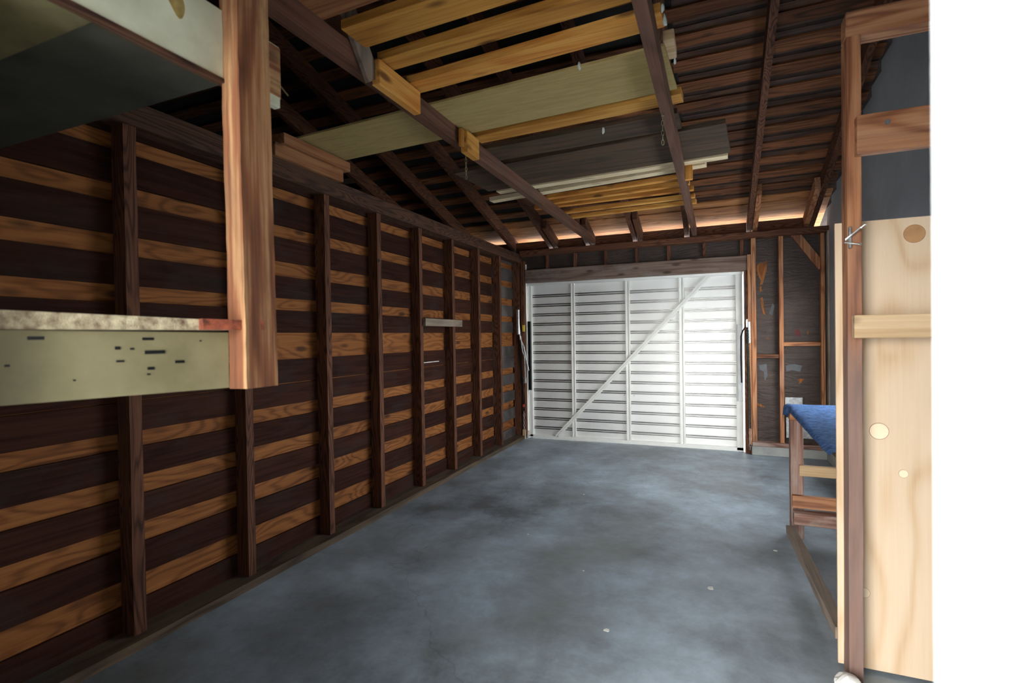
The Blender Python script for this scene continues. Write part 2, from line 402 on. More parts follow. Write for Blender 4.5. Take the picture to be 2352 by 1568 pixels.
tag(one(lambda bm: box(bm, -2.578, -2.57, 4.02, 4.35, 1.158, 1.166, .001), 'paint_stick', m_paper), 'thin white stick lying flat against the left wall boards', 'stick')

# outer shell parts
struct(slab('wall_far_left', -6.2, -6.1, .3, 6.56, -.12, 4.0, m_brownfelt, bev=0), 'dark end wall of the neighbouring bay', 'wall')
def backw(bm):
    box(bm, -6.2, -2.44, 6.47, 6.56, -.12, 2.56)       # beyond the left wall
    box(bm, -2.44, .355, 6.475, 6.495, 2.29, 2.56)     # above the door
    box(bm, .355, 1.35, 6.475, 6.56, .10, 2.56)        # right of the door
wb = struct(one(backw, 'wall_back', m_tar), 'door wall lined with wrinkled dark brown tar paper', 'wall')
struct(one(lambda bm: (box(bm, XR, 1.35, .42, 6.47, -.12, .95), box(bm, XR, 1.35, .42, 3.5, .95, 1.85), box(bm, XR, 1.35, 5.85, 6.47, .95, 1.85), box(bm, XR, 1.35, .42, 6.47, 1.85, 2.76), [box(bm, XR, 1.35, a, a + .2525, 2.76, min(roof_z(a), roof_z(a + .26)) + .02) for a in [.42 + .2525 * k for k in range(24)]]), 'wall_right', m_plaster), 'smooth grey plaster wall on the right', 'wall')
def frontw(bm):
    box(bm, -6.2, -1.11, .30, .42, -.12, 3.3); box(bm, .149, 1.35, .30, .42, -.12, 3.3); box(bm, -1.11, .149, .30, .42, 2.08, 3.3)
struct(one(frontw, 'wall_front', m_stucco), 'near wall around the doorway', 'wall')
def casing(bm):
    box(bm, .149 - .012, .149, .285, .432, 0, 2.08, .003); box(bm, -1.11, -1.098, .285, .432, 0, 2.08, .003); box(bm, -1.098, .137, .285, .432, 2.068, 2.08, .003)
struct(one(casing, 'door_2', m_white), 'white painted door jamb at the right edge of the picture', 'door frame')

def added_winframe(bm):
    for a, b, c, d in ((3.50, 5.85, .95, .99), (3.50, 5.85, 1.81, 1.85), (3.50, 3.54, .99, 1.81), (5.81, 5.85, .99, 1.81), (4.66, 4.69, .99, 1.81)):
        box(bm, 1.20, 1.25, a, b, c, d, .003)
struct(one(added_winframe, 'window_1', m_white), 'added unseen window in the plaster wall, brightens the door and floor', 'window')  # added out of view to brighten the door, floor and left wall

# roof: felt deck and sheathing boards running across, rafters below
def deck(bm, x0, x1, dz=.0):
    for (y0, y1) in ((2.6, 7.0), (2.6, -.1)):
        a = roof_z(y0) + .022 + dz; b = (2.74 + .305 * (6.5 - y1) if y1 > 2.6 else roof_z(y1)) + .022 + dz
        vs_ = [bm.verts.new(p) for p in ((x0, y0, a), (x1, y0, a), (x1, y1, b), (x0, y1, b), (x0, y0, a + .06), (x1, y0, a + .06), (x1, y1, b + .06), (x0, y1, b + .06))]
        for f in ((0, 1, 2, 3), (4, 7, 6, 5), (0, 4, 5, 1), (1, 5, 6, 2), (2, 6, 7, 3), (3, 7, 4, 0)): bm.faces.new([vs_[i] for i in f])
ce = struct(one(lambda bm: deck(bm, -6.2, -.28), 'ceiling', m_felt), 'steep roof seen from below, skip boards under black felt', 'ceiling')
one(lambda bm: deck(bm, -.28, 1.35), 'roof_deck', m_brownfelt, ce)
def sheath(bm, near=False):
    s = .305; k = 1 / math.sqrt(1 + s * s)
    # (far edge y, near edge y) of the boards; gaps follow the photographed rhythm
    y = 6.98
    i = 0
    while y > 2.7:
        wdt = .15 if i < 5 else .105
        gap = .118 if i > 4 else (.03 if i == 4 else .004)
        y1 = y - wdt
        for (x0, x1) in () if (i < 6) != near else ((-6.1, -3.18), (-3.178, -1.5), (-1.498, -.3), (-.298, .375), (.377, 1.12)):
            g = 0
            zc = 2.74 + s * (6.5 - (y + y1) / 2)
            prism(bm, (x0, (y + y1) / 2, zc + .0105), (x1, (y + y1) / 2, zc + .0105), wdt / k, .02, upv=(0, s * k, k), bev=.001)
        y = y1 - gap; i += 1
one(sheath, 'sheathing_boards', wd('sheath', 'x'), ce)
one(lambda bm: sheath(bm, True), 'eave_boards', wd('sheathlit', 'x'), ce)  # rows at the eave use the lit copy of the sheathing colour
def sheath2(bm):   # the wider boards between, on the right part of the roof
    s = .305; k = 1 / math.sqrt(1 + s * s); y = 6.115
    while y > 2.8:
        zc = 2.74 + s * (6.5 - y) + .016
        prism(bm, (-.27, y, zc + .004), (1.12, y, zc + .004), .20, .006, upv=(0, s * k, k), bev=0); y -= .222
one(sheath2, 'upper_boards', wd('deckboard', 'x'), ce)
rl = ['far left beyond the left wall', 'beyond the left wall, second from its end', 'over the left wall in the corner', 'with its bright foot left of the door middle', 'right beside the left ceiling joist',
      'ending over the middle of the door', 'right beside the second ceiling joist', 'ending above the right edge of the door', 'the rightmost, next to the grey plaster wall']
for i, (x, s) in enumerate(zip([-3.75, -3.18, -2.61, -2.07, -1.565, -.955, -.335, .355, .985], rl)):
    bm = bmesh.new(); sl = .305; k = 1 / math.sqrt(1 + sl * sl)
    y0, y1 = 6.98, 2.64
    f = lambda y: 2.74 + sl * (6.5 - y) - .077
    prism(bm, (x, y0, f(y0)), (x, y1, f(y1)), .052, .152, upv=(0, sl * k, k), bev=.002)
    tag(finish('rafter', bm, wd('redstud', 'y')), 'sloping dark red brown rafter, ' + s, 'rafter', 'rafters of the far roof slope')
xs = [-3.75, -3.18, -2.61, -2.07, -1.565, -.955, -.335, .355, .985]
eb = ['far left beyond the corner', 'left of the corner rafter', 'between the corner rafter and the next', 'left of the left joist', 'right of the left joist', 'over the door middle', 'right of the right joist', 'over the tar paper wall']
for i in range(8):
    tag(slab('eave_block', xs[i] + .03, xs[i + 1] - .03, 6.50, 6.52, 2.562, 2.690, wd('redstud', 'x')), 'dark eave board over the door wall plate, ' + eb[i], 'eave board', 'eave boards between the rafter feet')
tag(slab('ridge_board', -6.1, 1.12, 2.585, 2.615, 3.72, 3.90, wd('plate', 'x')), 'dark ridge board at the top of the roof', 'ridge board')
for i, x in enumerate((-1.99, -1.49, -.88)):
    bm = bmesh.new(); prism(bm, (x, 6.5, 2.63), (x, 5.98, 2.79), .05, .11, bev=.002)
    tag(finish('rafter_block', bm, wd('redstud', 'y')), 'short reddish block nailed along a rafter foot, ' + ('left of the door middle', 'behind the end of the left joist', 'over the door middle')[i], 'block', 'blocks on the rafter feet')
for i, (x, a, b) in enumerate(((.41, 6.49, 5.75), (.93, 6.49, 5.75))):
    bm = bmesh.new(); prism(bm, (x, a, 2.64), (x, b, 2.64 + .305 * (a - b)), .05, .13, bev=.002)
    tag(finish('rafter_block', bm, wd('cedar', 'y')), 'brown splice board beside the ' + ('rafter over the right door edge' if i == 0 else 'rightmost rafter'), 'block', 'blocks on the rafter feet')

# ceiling joists with their chains and hangers
def joist(x0, x1, lab):
    t = one(lambda bm: prism(bm, ((x0 + x1) / 2, .43, 2.632), ((x0 + x1) / 2, 6.47, 2.632), x1 - x0, .096, bev=.003, nseg=14, jit=.0015, seed=int(abs(x0) * 100)), 'ceiling_joist', wd('joistwood', 'y'))
    return tag(t, lab, 'ceiling joist', 'ceiling joists under the stored lumber')
joist(-1.51, -1.455, 'long dark brown ceiling joist on the left, crossing over the left half of the door')
joist(-.272, -.22, 'reddish brown ceiling joist on the right, crossing under the board ends')
def chain(x, y, z, lab, n=6):
    t = thing('hanging_chain', lab, 'chain', (x, y, z - .17), 'small chains hanging from the joists')
    one(lambda bm: tube(bm, [(x, y, z + .004), (x, y, z - .012)], .007, 8), 'screw_hook', m_brass, t)
    for k in range(n):
        bm = bmesh.new(); zc = z - .024 - k * .026; pts = []
        for a in range(11):
            an = 2 * math.pi * a / 10; u = .0065 * math.sin(an); v = .015 * math.cos(an)
            pts.append((x + (u if k % 2 else 0), y + (0 if k % 2 else u), zc + v))
        tube(bm, pts, .0018, 5, False)
        finish('chain_link', bm, m_brass, t, True)
    return t
chain(-1.49, 2.90, 2.583, 'short brassy chain hanging from the left ceiling joist')
chain(-.262, 2.82, 2.583, 'short brassy chain hanging against the right ceiling joist')
bm = bmesh.new(); prism(bm, (-1.442, 1.895, 2.575), (-1.442, 1.50, 3.11), .02, .10, upv=(0, 1, 0), bev=.002)
tag(finish('hanger_board', bm, wd('worn', 'z')), 'slanted grey brown hanger board rising beside the left joist', 'hanger')
bm = bmesh.new(); prism(bm, (-.295, 2.285, 2.735), (-.295, 2.05, 3.10), .04, .05, upv=(0, 1, 0), bev=.006)
tag(finish('hanger_board', bm, wd('cedar', 'z')), 'orange brown hanger end tucked beside the right joist', 'hanger')

# ------------------------------------------------------------------ lumber stored over the joists (near-edge end points, width towards the door)
def lumber(name, p0, p1, wdt, th, key, label, cat, group, z=2.681, jit=0.0):
    (x0, y0), (x1, y1) = p0, p1
    bm = bmesh.new()
    prism(bm, (x0, y0 + wdt / 2, z + th / 2), (x1, y1 + wdt / 2, z + th / 2), wdt, th, bev=.002, nseg=8 if jit else 1, jit=jit, seed=int(abs(x0 * 97)))
    o = finish(name, bm, wd(key, 'x')); return tag(o, label, cat, group)
G = 'boards stored on the ceiling joists'
lumber('stored_board', (-1.475, 1.31), (-.2, 1.27), .29, .038, 'brownboard', 'brown board nearest the camera, at the top edge of the picture', 'board', G)
lumber('stored_board', (-1.428, 1.675), (-.2, 1.635), .15, .038, 'pine', 'yellow orange board with a dark knot, second of the plank row at the top', 'board', G)
lumber('stored_board', (-1.44, 1.93), (-.2, 1.88), .10, .038, 'pine', 'yellow orange plank with red brown knots, third of the row', 'board', G)
lumber('stored_board', (-1.44, 2.165), (-.195, 2.09), .11, .038, 'pineorange', 'orange plank just before the big tan sheet, its end past the right joist', 'board', G)
sh = lumber('stored_sheet', (-2.56, 2.47), (-.195, 2.34), .44, .012, 'osb', 'wide tan fibreboard sheet spanning from left wall past both joists', 'sheet', G, z=2.681)
one(lambda bm: box(bm, -.212, -.165, 2.33, 2.50, 2.695, 2.745, .004), 'stored_offcut', wd('palewood', 'x'))
tag(bpy.data.objects['stored_offcut'], 'pale offcut on the right end of the tan sheet', 'offcut')
lumber('stored_board', (-1.44, 2.91), (-.165, 2.84), .115, .038, 'pine', 'bright yellow narrow plank right behind the tan sheet', 'board', G)
lumber('stored_board', (-1.50, 3.13), (-.20, 3.08), .245, .03, 'weathered', 'weathered dark board with a rounded right end behind the yellow plank', 'board', G, jit=.001)
lumber('stored_board', (-1.88, 3.49), (.078, 3.35), .56, .03, 'weathered', 'widest weathered dark board, reaching furthest right of the stack', 'board', G, jit=.001)
lumber('stored_strip', (-1.80, 4.085), (.08, 3.955), .085, .035, 'palestick', 'pale long strip along the edge of the widest dark board', 'strip', G)
lumber('stored_strip', (-1.98, 4.335), (-.07, 4.09), .085, .036, 'palestick', 'pale stick whose square left end sticks out past the left joist', 'strip', G)
ks = [(-1.55, 4.49, -.215, 4.365, 'first, nearest the pale sticks'), (-1.56, 4.67, -.21, 4.56, 'second'), (-1.70, 4.80, -.185, 4.76, 'third, sticking out left past the left joist'), (-1.56, 5.10, -.185, 5.02, 'fourth'), (-1.56, 5.34, -.18, 5.24, 'fifth, nearest the garage door')]
for x0, y0, x1, y1, s in ks:
    lumber('furring_strip', (x0, y0), (x1, y1), .060, .036, 'pineorange', 'orange pine furring strip over the joists, ' + s, 'strip', 'orange furring strips on the joists')
tag(slab('wood_cleat', -.219, -.165, 4.08, 4.12, 2.58, 2.72, wd('pineorange', 'z')), 'short orange cleat on the right side of the right joist', 'cleat')
b1 = tag(slab('wood_block', -1.453, -1.41, 1.90, 2.245, 2.555, 2.672, wd('pineorange', 'y'), bev=.004), 'orange brown block of wood fixed along the left joist under two planks', 'block')
b2 = tag(slab('wood_block', -1.453, -1.405, 2.76, 2.925, 2.535, 2.668, wd('pine', 'y'), bev=.004), 'small yellowish block on the left joist above the chain', 'block')
tag(slab('wood_wedge', -1.446, -1.42, 2.715, 2.752, 2.56, 2.668, wd('pine', 'z'), bev=.004), 'small bright yellow wedge left of the yellowish block', 'wedge')
tag(slab('wood_block', -2.555, -2.46, 2.28, 2.88, 2.517, 2.60, wd('brownboard', 'y'), bev=.003), 'brown timber lying on the left top plate under the tan sheet', 'block')
tag(slab('wood_block', -2.55, -2.44, 2.33, 2.93, 2.602, 2.668, wd('brownboard', 'y'), bev=.003), 'upper brown timber with an overhanging end on the left top plate', 'block')
# loose fluff of foam and straw caught on the boards
for i, (x, y, z, s, lab) in enumerate([(-1.02, 1.63, 2.69, .018, 'on the second plank'), (-.19, 2.10, 2.70, .014, 'at the end of the orange plank'), (-.19, 2.17, 2.69, .018, 'below the other at the end of the orange plank'), (-.6, 2.37, 2.69, .014, 'on the near edge of the tan sheet'),
                                       (-.235, 2.75, 2.64, .014, 'on the right joist above its chain'), (-.64, 3.10, 2.66, .016, 'on the dark board behind the yellow plank'), (-.17, 2.45, 2.66, .012, 'at the right end of the tan sheet')]):
    bm = bmesh.new(); bmesh.ops.create_icosphere(bm, subdivisions=2, radius=s)
    r = random.Random(i)
    for v in bm.verts:
        v.co *= 1 + .5 * mnoise.noise(v.co * 70 + Vector((i * 3, 0, 0))); v.co.x *= .5; v.co.z *= 1.3
    bmesh.ops.translate(bm, verts=bm.verts, vec=(x, y, z))
    tag(finish('foam_blob', bm, m_foam, smooth=True), 'small pale blob of fluff ' + lab, 'fluff', 'blobs of fluff on the lumber')

# ------------------------------------------------------------------ garage-door wall framing
dp = tag(slab('wall_plate', -2.475, 1.14, 6.36, 6.47, 2.483, 2.553, wd('redstud', 'x')), 'long red brown top plate across the garage door wall', 'wall plate')
tag(slab('door_header', -2.415, .358, 6.40, 6.47, 2.118, 2.295, wd('header', 'x'), bev=.003), 'heavy knotty grey brown header beam right over the garage door', 'header beam')
cl = ['at the left end', 'second from the left', 'third from the left', 'fourth from the left', 'fifth from the left', 'sixth from the left', 'last on the right']
for x, s in zip((-2.11, -1.725, -1.32, -.927, -.543, -.135, .27), cl):
    tag(slab('cripple_stud', x - .02, x + .02, 6.43, 6.474, 2.296, 2.482, wd('redstud', 'z')), 'short cripple stud above the door header, ' + s, 'cripple stud', 'cripple studs above the door header')
tag(slab('jamb_stud', .290, .352, 6.395, 6.47, 0, 2.117, wd('redstud', 'z')), 'red brown jamb stud touching the right side of the garage door', 'wall stud')
tag(slab('jamb_stud', .325, .359, 6.38, 6.394, .11, 2.30, wd('cedar', 'z')), 'thin brown trim board on the right jamb stud', 'board')
tag(slab('wall_stud', .364, .413, 6.385, 6.474, .147, 2.482, wd('cedar', 'z')), 'full height stud just right of the garage door', 'wall stud', 'studs right of the garage door')
tag(slab('wall_stud', .646, .69, 6.385, 6.474, .147, 2.482, wd('cedar', 'z')), 'middle stud of the tar paper wall right of the door', 'wall stud', 'studs right of the garage door')
tag(slab('wall_stud', 1.053, 1.094, 6.385, 6.474, .147, 2.482, wd('cedar', 'z')), 'corner stud beside the grey plaster wall', 'wall stud', 'studs right of the garage door')
tag(slab('corner_board', 1.112, 1.129, 6.34, 6.47, .12, 2.50, plaster('flaking_plaster_edge', (.16, .11, .08), (.55, .52, .47)), bev=.004), 'ragged flaking plaster edge in the back right corner', 'board')
tag(slab('blocking', .414, .645, 6.40, 6.474, 1.108, 1.15, wd('redstud', 'x')), 'horizontal red brown block between the first two right studs', 'blocking')
tag(slab('blocking', .691, 1.052, 6.40, 6.474, 1.244, 1.288, wd('cedar', 'x')), 'horizontal brown block between middle stud and corner stud', 'blocking')
bm = bmesh.new(); prism(bm, (.80, 6.44, 2.52), (1.075, 6.44, 2.11), .045, .085, upv=(1, 0, .7), bev=.002)
tag(finish('corner_brace', bm, wd('cedar', 'z')), 'diagonal brown corner brace under the top plate on the right', 'brace')
tag(slab('sill_plate', .36, 1.12, 6.36, 6.475, .10, .146, wd('grayred', 'x')), 'brown sill plate on the concrete curb right of the door', 'sill plate')
struct(slab('baseboard_right', .352, 1.135, 6.34, 6.56, 0, .10, m_curb, bev=.006), 'chalky concrete curb right of the garage door', 'curb')
struct(slab('baseboard_plaster', 1.09, 1.13, 2.5, 6.34, 0, .16, m_curb, bev=.008), 'chalky concrete foot along the plaster wall', 'curb')
tag(slab('jamb_post', -2.478, -2.43, 6.385, 6.474, .05, 2.42, wd('redstud', 'z')), 'red brown post left of the garage door under a whitish plate end', 'post')
tag(slab('jamb_strip', -2.428, -2.418, 6.44, 6.474, .10, 2.38, m_stile), 'thin pale strip beside the left door post', 'strip')
tag(slab('post_foot', -2.47, -2.43, 6.36, 6.384, 0, .13, wd('palewood', 'z')), 'short pale wooden foot at the left corner of the door', 'block')
def torn(pts, name='torn_patch', mat=None, y=6.4735):
    bm = bmesh.new()
    f = [bm.verts.new((x, y, z)) for x, z in pts]; g = [bm.verts.new((x, y + .001, z)) for x, z in pts]
    bm.faces.new(f); bm.faces.new(g[::-1])
    for i in range(len(f)): bm.faces.new((f[i], g[i], g[(i + 1) % len(f)], f[(i + 1) % len(f)]))
    return finish(name, bm, mat or wd('orangeply', 'z'), wb)
torn([(.43, 2.18), (.47, 2.21), (.50, 2.20), (.535, 2.235), (.53, 2.12), (.505, 2.03), (.49, 1.96), (.46, 1.945), (.468, 2.0), (.44, 2.07), (.425, 2.14)])
torn([(.455, 1.93), (.48, 1.94), (.475, 1.91), (.485, 1.88), (.455, 1.87)])
torn([(.465, 1.80), (.485, 1.81), (.495, 1.74), (.505, 1.65), (.515, 1.60), (.49, 1.62), (.475, 1.70)])
torn([(.52, 1.34), (.535, 1.345), (.545, 1.33), (.53, 1.315)])
torn([(.93, 1.40), (.945, 1.42), (.95, 1.38), (.935, 1.37)])
torn([(.83, .86), (.86, .875), (.90, .87), (.87, .83), (.845, .81), (.85, .84)])
torn([(.42, .58), (.46, .57), (.50, .53), (.46, .54), (.43, .55)])
m_film = plain('grey_paper_scrap', (.075, .08, .085), .6)
torn([(.55, 1.62), (.59, 1.74), (.61, 1.70), (.585, 1.60)], mat=m_film)
torn([(.44, 1.02), (.52, 1.04), (.53, .90), (.50, .84), (.49, .95), (.45, .97)], mat=m_film)
torn([(.72, 1.02), (.80, 1.04), (.88, 1.02), (.86, .95), (.78, .97), (.72, .95)], mat=m_film)
torn([(.80, 1.42), (.84, 1.44), (.87, 1.40), (.86, 1.33), (.84, 1.37), (.82, 1.35)], mat=plain('red_smudge', (.10, .02, .02), .8))
tag(slab('metal_sheet', .705, 1.0, 6.372, 6.382, .215, .445, m_steel), 'galvanised metal sheet low on the tar paper wall behind the bench', 'metal sheet')
tag(slab('metal_sheet', .695, .87, 6.372, 6.382, .47, .672, m_steel), 'galvanised metal sheet peeking over the blue carpet', 'metal sheet')

# ------------------------------------------------------------------ garage door
door = struct(thing('door_1', 'closed white ribbed aluminium garage door', 'garage door', (-1.07, 6.51, 0)))
def corr(bm):
    x0, x1 = -2.365, .205; z = .035; pit = .1285
    n = int((2.09 - z) / pit); prof = [(6.512, z, 0)]
    for i in range(n):
        t = z + (i + 1) * pit
        prof += [(6.512, t - .040, 0), (6.523, t - .034, 1), (6.523, t - .031, 1), (6.510, t - .025, 1), (6.510, t - .016, 0), (6.525, t - .009, 1), (6.525, t - .005, 1), (6.512, t, 1)]
    prof.append((6.512, 2.10, 0))
    for back in (0, .004):
        cols = [[bm.verts.new((x, y + back, zz)) for y, zz, _ in prof] for x in (x0, x1)]
        for i in range(len(prof) - 1):
            f = bm.faces.new((cols[0][i], cols[1][i], cols[1][i + 1], cols[0][i + 1]))
            f.material_index = prof[i + 1][2]
m_fold = plain('groove_shade_metal', (.5, .5, .49), .28, 1.0, var=.1, bmp=0)  # groove shade put into the colour: darker metal than the panel
one(corr, 'ribbed_panel', [m_alu, m_fold], door)
slab('left_stile', -2.405, -2.355, 6.47, 6.515, .02, 2.085, m_stile, door)
slab('right_stile', .20, .272, 6.47, 6.515, .015, 2.085, m_stile, door)
slab('top_rail', -2.412, .275, 6.468, 6.516, 2.086, 2.128, m_alu, door)
slab('bottom_rail', -2.40, .272, 6.47, 6.515, .004, .05, m_stile, door)
slab('outer_jamb', -2.44, -2.401, 6.550, 6.57, 0, 2.2, m_stile, door)
slab('outer_jamb', .268, .355, 6.550, 6.57, 0, 2.2, m_stile, door)
slab('outer_header', -2.404, .281, 6.55, 6.57, 2.10, 2.3, m_stile, door)
for x, w_ in ((-1.775, .055), (-1.058, .06), (-.406, .066)):
    def ribs(bm, x=x, w_=w_):
        box(bm, x - w_ / 2, x - w_ / 6, 6.474, 6.497, .05, 2.086, .003); box(bm, x - w_ / 6, x + w_ / 6, 6.484, 6.497, .05, 2.086, 0); box(bm, x + w_ / 6, x + w_ / 2, 6.474, 6.497, .05, 2.086, .003)
    one(ribs, 'vertical_rib', m_stile, door)
bm = bmesh.new()
for dx in (-.017, .017): prism(bm, (-2.01 + dx, 6.461, .05), (-.09 + dx, 6.461, 2.085), .016, .022, upv=(1, 0, -.94), bev=.002)
prism(bm, (-2.01, 6.467, .05), (-.09, 6.467, 2.085), .008, .05, upv=(1, 0, -.94), bev=.001)
finish('diagonal_brace', bm, m_stile, door)
for x, z in ((-1.12, .62), (-.99, .62), (.20, .59)):
    one(lambda bm: tube(bm, [(x, 6.513, z), (x, 6.494, z)], .008, 8), 'bolt', m_steel, door)

def channel(bm, x0, x1, z0, z1, y0=6.43, y1=6.468):
    box(bm, x0, x0 + .006, y0, y1, z0, z1, .001); box(bm, x1 - .006, x1, y0, y1, z0, z1, .001); box(bm, x0, x1, y1 - .006, y1, z0, z1, .001)
lh = thing('door_hardware', 'black spring arm and bracket at the left side of the garage door', 'door hardware', (-2.4, 6.43, .66), 'springs and arms of the garage door')
one(lambda bm: channel(bm, -2.402, -2.362, .66, 1.60), 'channel_bracket', m_black, lh)
one(lambda bm: tube(bm, [(-2.50, 6.33, 1.72), (-2.485, 6.33, 1.52), (-2.475, 6.34, 1.36), (-2.44, 6.37, 1.26), (-2.41, 6.40, 1.05), (-2.392, 6.42, .93)], .011, 8), 'lift_arm', m_steel, lh)
one(lambda bm: box(bm, -2.515, -2.478, 6.31, 6.335, 1.42, 1.76, .006), 'hinge_plate', m_steel, lh)
one(lambda bm: box(bm, -2.452, -2.42, 6.36, 6.383, 1.46, 1.55, .003), 'warning_label', m_yellow, lh)
def spring(bm, x0, y, z0, x1, z1, r=.014, turns=70):
    pts = []
    for i in range(turns * 6):
        t = i / (turns * 6 - 1); a = i * math.pi / 3
        pts.append((x0 + (x1 - x0) * t + r * math.cos(a), y + r * math.sin(a), z0 + (z1 - z0) * t))
    tube(bm, pts, .0045, 4)
one(lambda bm: spring(bm, -2.438, 6.35, .36, -2.505, 1.42), 'coil_spring', m_black, lh)
one(lambda bm: tube(bm, [(-2.47, 6.34, 1.40), (-2.45, 6.345, 1.2), (-2.425, 6.36, 1.12), (-2.42, 6.36, .80)], .008, 6), 'tie_rod', m_steel, lh)
one(lambda bm: box(bm, -2.44, -2.405, 6.35, 6.37, .76, .84, .003), 'rod_bracket', m_steel, lh)
one(lambda bm: box(bm, -2.452, -2.425, 6.33, 6.345, .44, .475, .003), 'red_tag', m_red, lh)
for k in range(7):
    bm = bmesh.new(); zc = .37 - k * .036
    tube(bm, [(-2.437 + (.011 * math.sin(a * .628) if k % 2 else 0), 6.345 + (0 if k % 2 else .011 * math.sin(a * .628)), zc + .02 * math.cos(a * .628)) for a in range(11)], .003, 5, False)
    finish('chain_link', bm, m_greysteel, lh, True)
rh = thing('door_hardware', 'grey spring arm and long dark spring at the right side of the garage door', 'door hardware', (.28, 6.43, .3), 'springs and arms of the garage door')
one(lambda bm: channel(bm, .215, .27, .60, 1.50), 'channel_bracket', m_greysteel, rh)
one(lambda bm: tube(bm, [(.315, 6.36, 1.50), (.27, 6.39, 1.42), (.252, 6.41, 1.36), (.25, 6.42, 1.1), (.255, 6.42, .82)], .009, 8), 'lift_arm', m_black, rh)
one(lambda bm: box(bm, .325, .352, 6.365, 6.378, 1.28, 1.53, .004), 'hinge_plate', m_steel, rh)
one(lambda bm: box(bm, .30, .325, 6.35, 6.365, 1.46, 1.56, .004), 'hinge_bracket', m_steel, rh)
one(lambda bm: spring(bm, .335, 6.35, .30, .318, 1.44, .015), 'coil_spring', m_spring, rh)
one(lambda bm: tube(bm, [(.305, 6.35, 1.55), (.302, 6.36, 2.0)], .005, 6), 'tie_rod', m_black, rh)
for k in range(7):
    bm = bmesh.new(); zc = .29 - k * .036
    tube(bm, [(.335 + (.011 * math.sin(a * .628) if k % 2 else 0), 6.35 + (0 if k % 2 else .011 * math.sin(a * .628)), zc + .02 * math.cos(a * .628)) for a in range(11)], .003, 5, False)
    finish('chain_link', m_greysteel and bm, m_greysteel, rh, True)

# ------------------------------------------------------------------ right partition: post, rails and plywood
PY = 2.34
tag(one(lambda bm: prism(bm, (.4975, PY + .045, 0), (.503, PY + .045, 2.555), .047, .09, upv=(0, 1, 0), bev=.003, nseg=14, jit=.0012, seed=3), 'partition_post', postmat()), 'tall reddish post at the left edge of the plywood partition', 'post')
tag(slab('top_beam', .478, 1.128, PY, PY + .09, 2.556, 2.655, wd('cedar', 'x'), bev=.006), 'rough brown beam across the top of the plywood partition', 'beam')
r1 = tag(slab('partition_rail', .503, 1.128, PY - .042, PY - .001, 2.08, 2.228, wd('cedar', 'x'), bev=.002), 'upper reddish rail with wild grain and a shiny nail, on the partition post', 'rail')
one(lambda bm: tube(bm, [(.60, PY - .041, 2.185), (.60, PY - .046, 2.185)], .009, 10), 'nail_head', m_steel, r1)
tag(slab('partition_rail', .49, 1.128, PY - .042, PY - .001, 1.373, 1.462, wd('palewood', 'x'), bev=.002), 'lower pale rail nailed across post and plywood', 'rail')
tag(slab('plywood_sheet', .453, 1.128, PY + .092, PY + .105, .02, 1.845, wd('newply', 'z'), bev=0), 'tall pale knotty plywood sheet behind the partition post', 'plywood')
ply = bpy.data.objects['plywood_sheet']
m_patch = plain('pale_plug', (.80, .66, .47), .7, var=.05, scale=6, bmp=0); m_ring = plain('brown_knot_ring', (.30, .14, .06), .8, bmp=0); m_knot = plain('tan_knot', (.50, .27, .12), .8, bmp=0)
for x, z, r, mk in ((.72, 1.78, .034, m_knot), (.60, .995, .032, m_patch), (.68, .83, .0155, m_patch), (.545, .33, .02, m_patch), (.80, 1.5, .009, m_ring)):
    if mk is not m_ring: one(lambda bm: tube(bm, [(x, PY + .0922, z), (x, PY + .0914, z)], r * 1.06, 24), 'knot_ring', m_ring, ply)
    one(lambda bm: tube(bm, [(x, PY + .0922, z), (x, PY + .0910, z)], r, 24), 'plywood_knot', mk, ply)
hk = thing('latch_bracket', 'small metal bracket with bent nails on the partition post', 'bracket', (.49, PY - .01, 1.72))
one(lambda bm: box(bm, .479, .490, PY - .012, PY - .001, 1.725, 1.81, .003), 'bracket_plate', m_steel, hk)
for a, b in (((.470, PY - .005, 1.762), (.53, PY - .03, 1.81)), ((.47, PY - .004, 1.757), (.515, PY - .03, 1.80)), ((.468, PY - .004, 1.75), (.513, PY - .03, 1.735))):
    one(lambda bm: (tube(bm, [a, b], .003, 6), tube(bm, [b, Vector(b) + (Vector(b) - Vector(a)).normalized() * .003], .007, 8)), 'nail', m_steel, hk)
bm = bmesh.new(); bmesh.ops.create_icosphere(bm, subdivisions=3, radius=.05)
for v in bm.verts:
    v.co *= 1 + .35 * mnoise.noise(v.co * 25); v.co.z = max(v.co.z * .8, -.03)
bmesh.ops.translate(bm, verts=bm.verts, vec=(.463, 2.27, .03))
tag(finish('plaster_lump', bm, m_stucco), 'crumbled white plaster lump at the foot of the partition post', 'rubble')

# ------------------------------------------------------------------ workbench with blue carpet
wbn = thing('workbench', 'rough wooden workbench frame along the plaster wall under a blue carpet', 'workbench', (.78, 3.3, 0))
slab('bench_top', .46, 1.12, 2.47, 4.02, .862, .882, wd('weathered', 'y'), wbn)
slab('top_rail', .449, .53, 3.86, 3.955, .80, .861, wd('cedar', 'x'), wbn)
slab('end_rail', .531, 1.11, 3.905, 3.95, .79, .861, wd('grayred', 'x'), wbn)
for x, y in ((.453, 3.865), (.487, 2.52), (1.02, 3.865), (1.02, 2.52)):
    one(lambda bm: prism(bm, (x + .038, y + .045, 0), (x + .038, y + .045, .80), .076, .088, upv=(0, 1, 0), bev=.003, nseg=10, jit=.001, seed=5), 'leg', wd('grayred', 'z'), wbn)
slab('stretcher', .50, 1.10, 3.83, 3.864, .436, .505, wd('palewood', 'x'), wbn)
slab('stretcher', .457, 1.10, 3.828, 3.864, .218, .300, wd('cedar', 'x'), wbn)
slab('foot_beam', .455, 1.10, 3.735, 3.826, .135, .213, wd('grayred', 'x'), wbn, .004)
